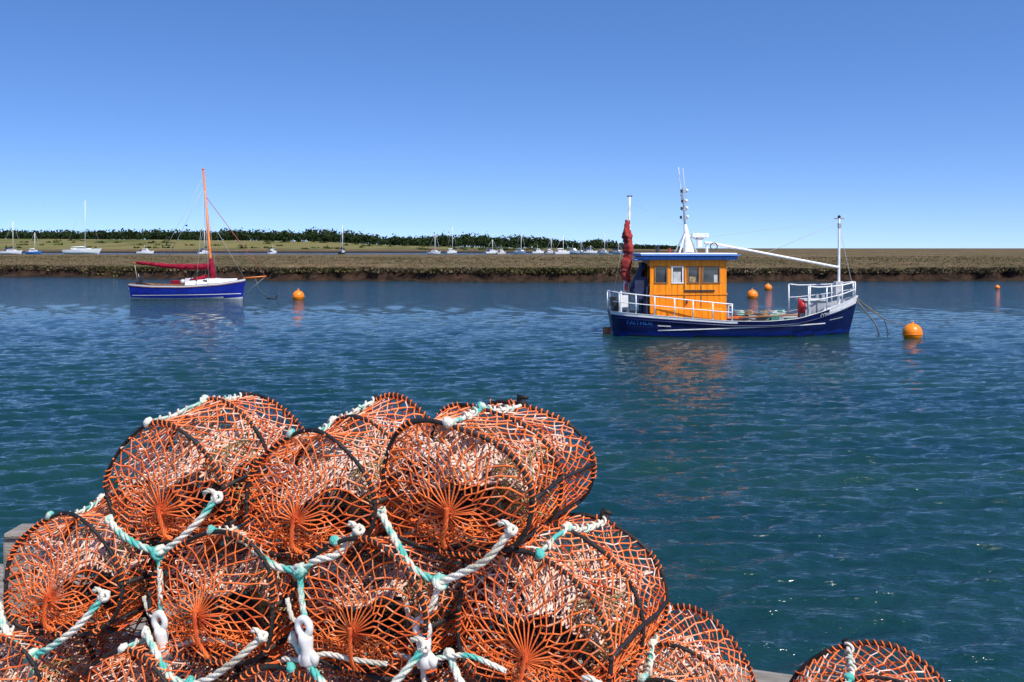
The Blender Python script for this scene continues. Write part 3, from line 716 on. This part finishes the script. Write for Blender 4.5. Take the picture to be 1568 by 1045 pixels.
def pot_variant(seed):
    rng=np.random.default_rng(seed); random.seed(seed)
    ph=rng.uniform(0,6.28,8); lean=rng.uniform(-.12,.12)
    def warp(V):
        V=np.asarray(V,dtype=float); x,y,z=V[:,0],V[:,1],V[:,2]; hgt=z/.43
        x2=x*(1+.05*np.sin(6*y+ph[0]))+hgt*(.022*np.sin(7*y+ph[1]))+.012*np.sin(14*z+ph[2])
        z2=z*(1+.050*np.sin(6.5*y+ph[3])-.03*np.abs(np.sin(math.pi*y/.3)))+hgt*.018*np.sin(11*x+ph[4])
        y2=y+lean*(z-.05)+hgt*.02*np.sin(9*x+ph[5])
        return np.stack([x2,y2,z2],-1)
    P0=[];P1=[];RR=[];MI=[];K=[]; KI=[]
    def seg(a,b,r,m): P0.append(a);P1.append(b);RR.append(r);MI.append(m)
    def node(a,m): K.append(a);KI.append(m)
    Nn=38;Rr=18; nodes=[]
    for i in range(Rr+1):
        y=LP*i/Rr; row=[]
        for c in range(Nn):
            th=2*math.pi*(c+.5*(i%2))/Nn+rng.normal(0,.016)+.05*math.sin(i*.7+c*.5+ph[6])
            sag=1-.055*abs(math.sin(math.pi*y/(LP/2)))*(.6+.5*math.sin(th*3+seed))-.01
            x,z=hoop(th,sag); row.append(np.array([x,y+rng.normal(0,.003)+.010*math.sin(c*.6+i*.4+ph[7]),z])+rng.normal(0,.002,3))
        nodes.append(row)
    for i in range(Rr):
        for c in range(Nn):
            a=nodes[i][c]; o=(0,1) if i%2 else (0,-1)
            th=2*math.pi*c/Nn; m0=0
            for q in o:
                b=nodes[i+1][(c+q)%Nn]
                if rng.random()<.02: continue
                m=0; u_=rng.random()
                if .3<th<2.85: m=1 if u_<.12 else (3 if u_<.62 else 0)
                m0=m
                seg(a,b,.0029*rng.uniform(.8,1.2),m)
            node(a,m0)
    def disc(y0,bul,hubz,m,Nd=34,r=.0030,hub=.02,hx=0,frac=(1,.87,.75,.64,.54,.45,.37,.30),jit=.0025):
        prev=None
        for i,f in enumerate(frac):
            row=[]
            for c in range(Nd):
                th=2*math.pi*(c+.5*(i%2))/Nd+rng.normal(0,.015)+.07*math.sin(i*.8+c*.35+ph[2])
                x,z=hoop(th,.985); ff=f*(1+.05*math.sin(c*.5+i*.6+ph[3])) if i else f
                x=hx*(1-ff)+x*ff; z=hubz*(1-ff)+z*ff
                row.append(np.array([x,y0+bul*(1-ff)**1.3+.012*math.sin(th*3+ph[1])*(1-f),z])+rng.normal(0,jit,3)*(1 if i else .3))
            if prev is not None:
                for c in range(Nd):
                    for q in((0,1) if (i-1)%2 else (0,-1)):
                        if rng.random()<.02: continue
                        mm_=3 if (m==0 and rng.random()<.15) else m
                        seg(prev[c],row[(c+q)%Nd],r*rng.uniform(.8,1.2),mm_)
                    node(prev[c],m)
            prev=row
        for c in range(Nd):
            th=2*math.pi*c/Nd; e_=np.array([hx+hub*math.cos(th),y0+bul,hubz+hub*math.sin(th)]); seg(prev[c],e_,r*1.05,m)
            seg(e_,np.array([hx,y0+bul*1.1,hubz])+rng.normal(0,.006,3),r*1.3,m)
    hz=ZC-.05+rng.uniform(-.025,.02); hx=rng.uniform(-.035,.035)
    disc(0,-.03,hz,0,26,.0029,.014,hx)
    disc(LP,.03,hz+.03,0,28,.0028)
    disc(LP*.5,.12,ZC+.03,2,28,.0025,.05)
    def sheet(fx,nu,nv,r,m,skip=.05):
        G=[[fx((i+.5*(j%2))/nu,j/nv)+rng.normal(0,.004,3) for i in range(nu+1)] for j in range(nv+1)]
        for j in range(nv):
            for i in range(nu+1):
                for q in((0,1) if j%2 else (0,-1)):
                    if 0<=i+q<=nu and rng.random()>skip: seg(G[j][i],G[j+1][i+q],r*rng.uniform(.8,1.2),m)
    sd1=rng.uniform(0,6)
    sheet(lambda u,v: np.array([(u-.5)*.44,.10+.42*v,ZC+.02+.11*v+.030*math.sin(u*9+sd1)+.025*math.sin(v*8+u*4+sd1)]),26,24,.0038,1)
    sheet(lambda u,v: np.array([(u-.5)*.26+(.07 if seed%2 else -.07),.14+.27*v+.03*math.sin(u*9),ZC+.03+.08*v+.035*math.sin(u*13+sd1+v*6)]),16,14,.0042,1)
    sheet(lambda u,v: np.array([(u-.5)*.42*(1-.3*v),.30+.05*math.sin(u*7)+.03*v,.03+.22*v]),18,14,.0030,2)
    sheet(lambda u,v: np.array([(u-.5)*.48,.04+.5*v,.035+.02*math.sin(u*11+v*9)]),18,18,.0030,0)
    for sgn in(-1,1):
        sheet(lambda u,v: np.array([sgn*(A*.95-v*.17),.15+ (1-.6*v)*.10*math.cos(u*6.283)+.02*v,ZC+.03+(1-.6*v)*.11*math.sin(u*6.283)]),16,8,.0027,2 if sgn>0 else 1)
    for i in range(60):
        th=rng.uniform(0,6.28); y=rng.uniform(0,LP); x,z=hoop(th,.98); p=np.array([x,y,z]); dr=rng.normal(0,1,3); dr/=np.linalg.norm(dr)
        for j in range(3):
            q=p+dr*.012; seg(p,q,.0020,0 if rng.random()<.7 else 1); p=q; dr=dr+rng.normal(0,.6,3); dr/=np.linalg.norm(dr)
    P0=np.array(P0);P1=np.array(P1); V,F=prisms(P0,P1,np.array(RR)); mi=np.tile(np.array(MI),4)
    me=bpy.data.meshes.new('net'); Vk=octv(np.array(K),.0052)
    V=warp(V); Vk=warp(Vk)
    tri=[]; b=np.arange(len(K))*6+len(V)
    d=[(0,1,4),(1,2,4),(2,3,4),(3,0,4),(1,0,5),(2,1,5),(3,2,5),(0,3,5)]
    kmi=[]
    for bi,ki in zip(b.tolist(),KI):
        for q in d: tri.append((bi+q[0],bi+q[1],bi+q[2])); kmi.append(ki)
    me.from_pydata(np.concatenate([V,Vk]).tolist(),[],[tuple(f) for f in F.tolist()]+tri)
    for k in('net','fade','tan','sun'): me.materials.append(M[k])
    me.polygons.foreach_set('material_index',mi.tolist()+kmi); me.polygons.foreach_set('use_smooth',[True]*len(me.polygons)); me.update()
    fb=MB()
    for y in(0,LP*.5,LP):
        P=[(hoop(t)[0],y,hoop(t)[1]) for t in np.linspace(0,2*math.pi,49)[:-1]]
        fb.tube(P,[.0078*(1+.15*random.uniform(-1,1)) for _ in P],'rub',8,closed=True)
        C=[]
        for q in range(600):
            t=2*math.pi*q/600; x,z=hoop(t); a=q*.75; rad=.0102
            nx,nz=math.cos(t),math.sin(t)
            C.append((x+nx*math.cos(a)*rad,y+math.sin(a)*rad,z+nz*math.cos(a)*rad))
        i=0
        while i<580:
            l=random.randint(8,60); 
            if random.random()<.66: fb.tube(C[i:i+l],.0030,'net',4)
            i+=l
    for t in(R(222),R(318),R(0),R(180),R(250),R(270),R(290)):
        x,z=hoop(t); fb.tube([(x,-.01,z),(x,LP*.25,z),(x,LP/2,z),(x,LP*.75,z),(x,LP+.01,z)],.008,'rub',8)
    for i in range(7):
        y=.05+i*.083; fb.box((0,y,.006),(.42,.03,.012),'deck' if i%2 else 'rub')
    rope3(fb,[(hx,-.045,hz+.02),(hx+.004,-.048,hz-.05),(hx*.6-.004,-.04,hz-.09),(0,-.02,.02)],.008,'net')
    tr=R(90+(14 if seed%2 else -2)+rng.uniform(-6,6)); x,z=hoop(tr)
    fb.tube([(x,LP*f,z+.004+.003*math.sin(f*25)) for f in np.linspace(-.02,1.02,16)],.0075,'rope',7)
    C=[]
    for q in range(260):
        f=q/259; a=q*.33; C.append((x+math.cos(a)*(.011+.004*math.sin(q*.21)),LP*f,z+.005+math.sin(a)*.012))
    i=0
    while i<250:
        l=random.randint(14,50)
        if random.random()<.85: fb.tube(C[i:i+l],.0050,random.choice(['ropew','ropew','rope']),5)
        i+=l
    for f in(0,.5,1):
        fb.sphere((x,LP*f,z+.008),.016,'rub' if f==1 else 'rope',10,7,(1.2,1,1),.2)
    if seed%2==0: fb.tube([(x-.01,LP,z),(x-.02,LP+.01,z+.03),(x+.015,LP+.01,z+.035)],[.012,.014,.008],'rub',7)
    for i in range(4):  # black rope clutter, added partly to deepen the shade inside the pot
        q=[(rng.uniform(-.17,.17),rng.uniform(.08,.5),rng.uniform(.03,.25)) for _ in range(5)]; rope3(fb,q,.0065,'rub')
    fb.sphere((.05,.32,.09),.05,'tan',10,8,(1.3,1,.8),.15); fb.sphere((-.08,.25,.07),.045,'rub',10,8,(1.3,1,.8),.15)
    fb.v=[tuple(q) for q in warp(fb.v).tolist()]
    o=fb.obj('frame_tmp'); fm=o.data; bpy.data.objects.remove(o)
    return me,fm
variants=[pot_variant(s_) for s_ in(1,2,3,4,5,6)]
def knot(mb,c,r,k):
    c=Vector(c)
    for i in range(3):
        ax=Matrix.Rotation(i*1.1+c.x*30,3,'X')@Matrix.Rotation(i*.9+c.z*40,3,'Y')
        mb.tube([c+ax@Vector((r*math.cos(a),r*.8*math.sin(a),.3*r*math.sin(2*a))) for a in np.linspace(0,6.283,15)[:-1]],r*.45,k,6,closed=True)
def toggle(mb,c,tilt=0):
    Rm=Matrix.Rotation(tilt,3,'Y'); c=Vector(c)
    def T(p): return Rm@Vector([q*1.15 for q in p])+c
    mb.tube([T((.020*math.cos(a),0,-.022+.024*math.sin(a))) for a in np.linspace(0,6.283,19)[:-1]],.0135,'plastic',9,closed=True)
    mb.tube([T((0,0,-.04)),T((0,0,-.06)),T((0,0,-.085)),T((0,0,-.105)),T((0,0,-.125)),T((0,0,-.135))],[.023,.026,.020,.025,.027,.014],'plastic',12)
    for s_ in(-1,1): mb.tube([T((s_*.010,0,-.095)),T((s_*.022,0,-.112)),T((s_*.020,0,-.132))],[.014,.018,.012],'plastic',9)
def pot(x,y,z,yaw,v,roll=0,bridle=None,pitch=0):
    e=empty('lobster_pot',(x,y,z)); e.rotation_euler=(pitch,roll,-R(yaw))
    me,fm=variants[v%6]
    for nm,d in(('netting',me),('frame',fm)):
        o=bpy.data.objects.new(nm,d); sc.collection.objects.link(o); o.parent=e
    if bridle:
        rg=np.random.default_rng(int(abs(x)*1000)); j=lambda s=.012: rg.uniform(-s,s)
        mb=MB(); kx,kz,drop,dx,tg=bridle
        a=(-A*.93,-.035,.09+j(.03)); b=(A*.90,-.03,.13+j(.03)); kp=(kx,-.085,kz)
        rope3(mb,[a,((a[0]*.75+kx*.25),-.06,a[2]*.6+kz*.4+j()),((a[0]*.4+kx*.6),-.08,a[2]*.2+kz*.8+j()),kp],.0125,'rope')
        rope3(mb,[kp,(b[0]*.3+kx*.7,-.08,kz*.8+b[2]*.2+j()),(b[0]*.7+kx*.3,-.065,kz*.45+b[2]*.55+j()),b],.0125,'ropew' if v%2 else 'rope')
        knot(mb,kp,.022,'rope'); knot(mb,a,.016,'rope'); knot(mb,b,.017,'ropew')
        rope3(mb,[b,(b[0]-.01,-.05,b[2]+.03),(b[0]-.035+j(),-.045,b[2]+.02)],.009,'ropew')
        if drop:
            kp2=(kx+dx,-.11,kz-drop); rope3(mb,[kp,(kx+dx*.3,-.10,kz-drop*.5),kp2],.0105,'rope' if v%2==0 else 'ropew')
            if tg:
                toggle(mb,(kp2[0],kp2[1]-.01,kp2[2]),dx*1.2+j(.1)); knot(mb,(kp2[0],kp2[1],kp2[2]-.125),.018,'ropew')
                q=(kp2[0],kp2[1]-.005,kp2[2]-.13)
                rope3(mb,[q,(q[0]-.05,q[1]+.01,q[2]-.005+j()),(q[0]-.12,q[1]+.02,q[2]-.02+j())],.009,'ropew')
                rope3(mb,[(kp2[0]-.01,kp2[1],kp2[2]-.01),(kp2[0]-.05,kp2[1],kp2[2]-.005),(kp2[0]-.075,kp2[1]+.01,kp2[2]+.06)],.0085,'ropew')
                rope3(mb,[q,(q[0]+.06,q[1]+.02,q[2]+.01),(q[0]+.16,q[1]+.03,q[2]+.015+j(.02)),(q[0]+.28,q[1]+.05,q[2]-.01+j(.03))],.0085,'rope' if v%2 else 'ropew')
                rope3(mb,[q,(q[0]+.01,q[1],q[2]-.10),(q[0]+.03,q[1]+.02,q[2]-.2)],.009,'ropew')
        mb.obj('bridle_rope',e)
z1,z2,z3=1.94,1.53,1.10
pot(-.205,3.30,z1,27,1,R(0),(.01,-.07,.12,-.05,True),R(1))
pot(-.710,3.46,z1-.065,25,2,R(-6),(.03,-.02,.15,.02,True),R(1))
pot(-1.245,3.67,z1-.075,20,0,R(-9),(.0,-.01,.21,-.01,True),R(2))
pot(.03,3.15,z2,24,3,R(8),(0,-.06,.14,.03,False))
pot(-.50,3.31,z2,22,4,R(2),(.05,-.06,.1,.02,False))
pot(-1.05,3.47,z2-.02,22,5,R(-3),(-.02,-.05,.12,.02,False))
pot(-1.66,3.66,z2,20,2,R(-5),(-.05,-.05,.14,0,False))
pot(.44,3.25,z3,20,2,R(4)); pot(-.16,3.10,z3,22,1,0); pot(-.74,3.28,z3,20,3,0); pot(-1.32,3.45,z3,20,0,0); pot(-1.92,3.60,z3,18,5,0,(0,-.05,0,0,False))
pot(1.08,3.06,z3,20,4,R(4))
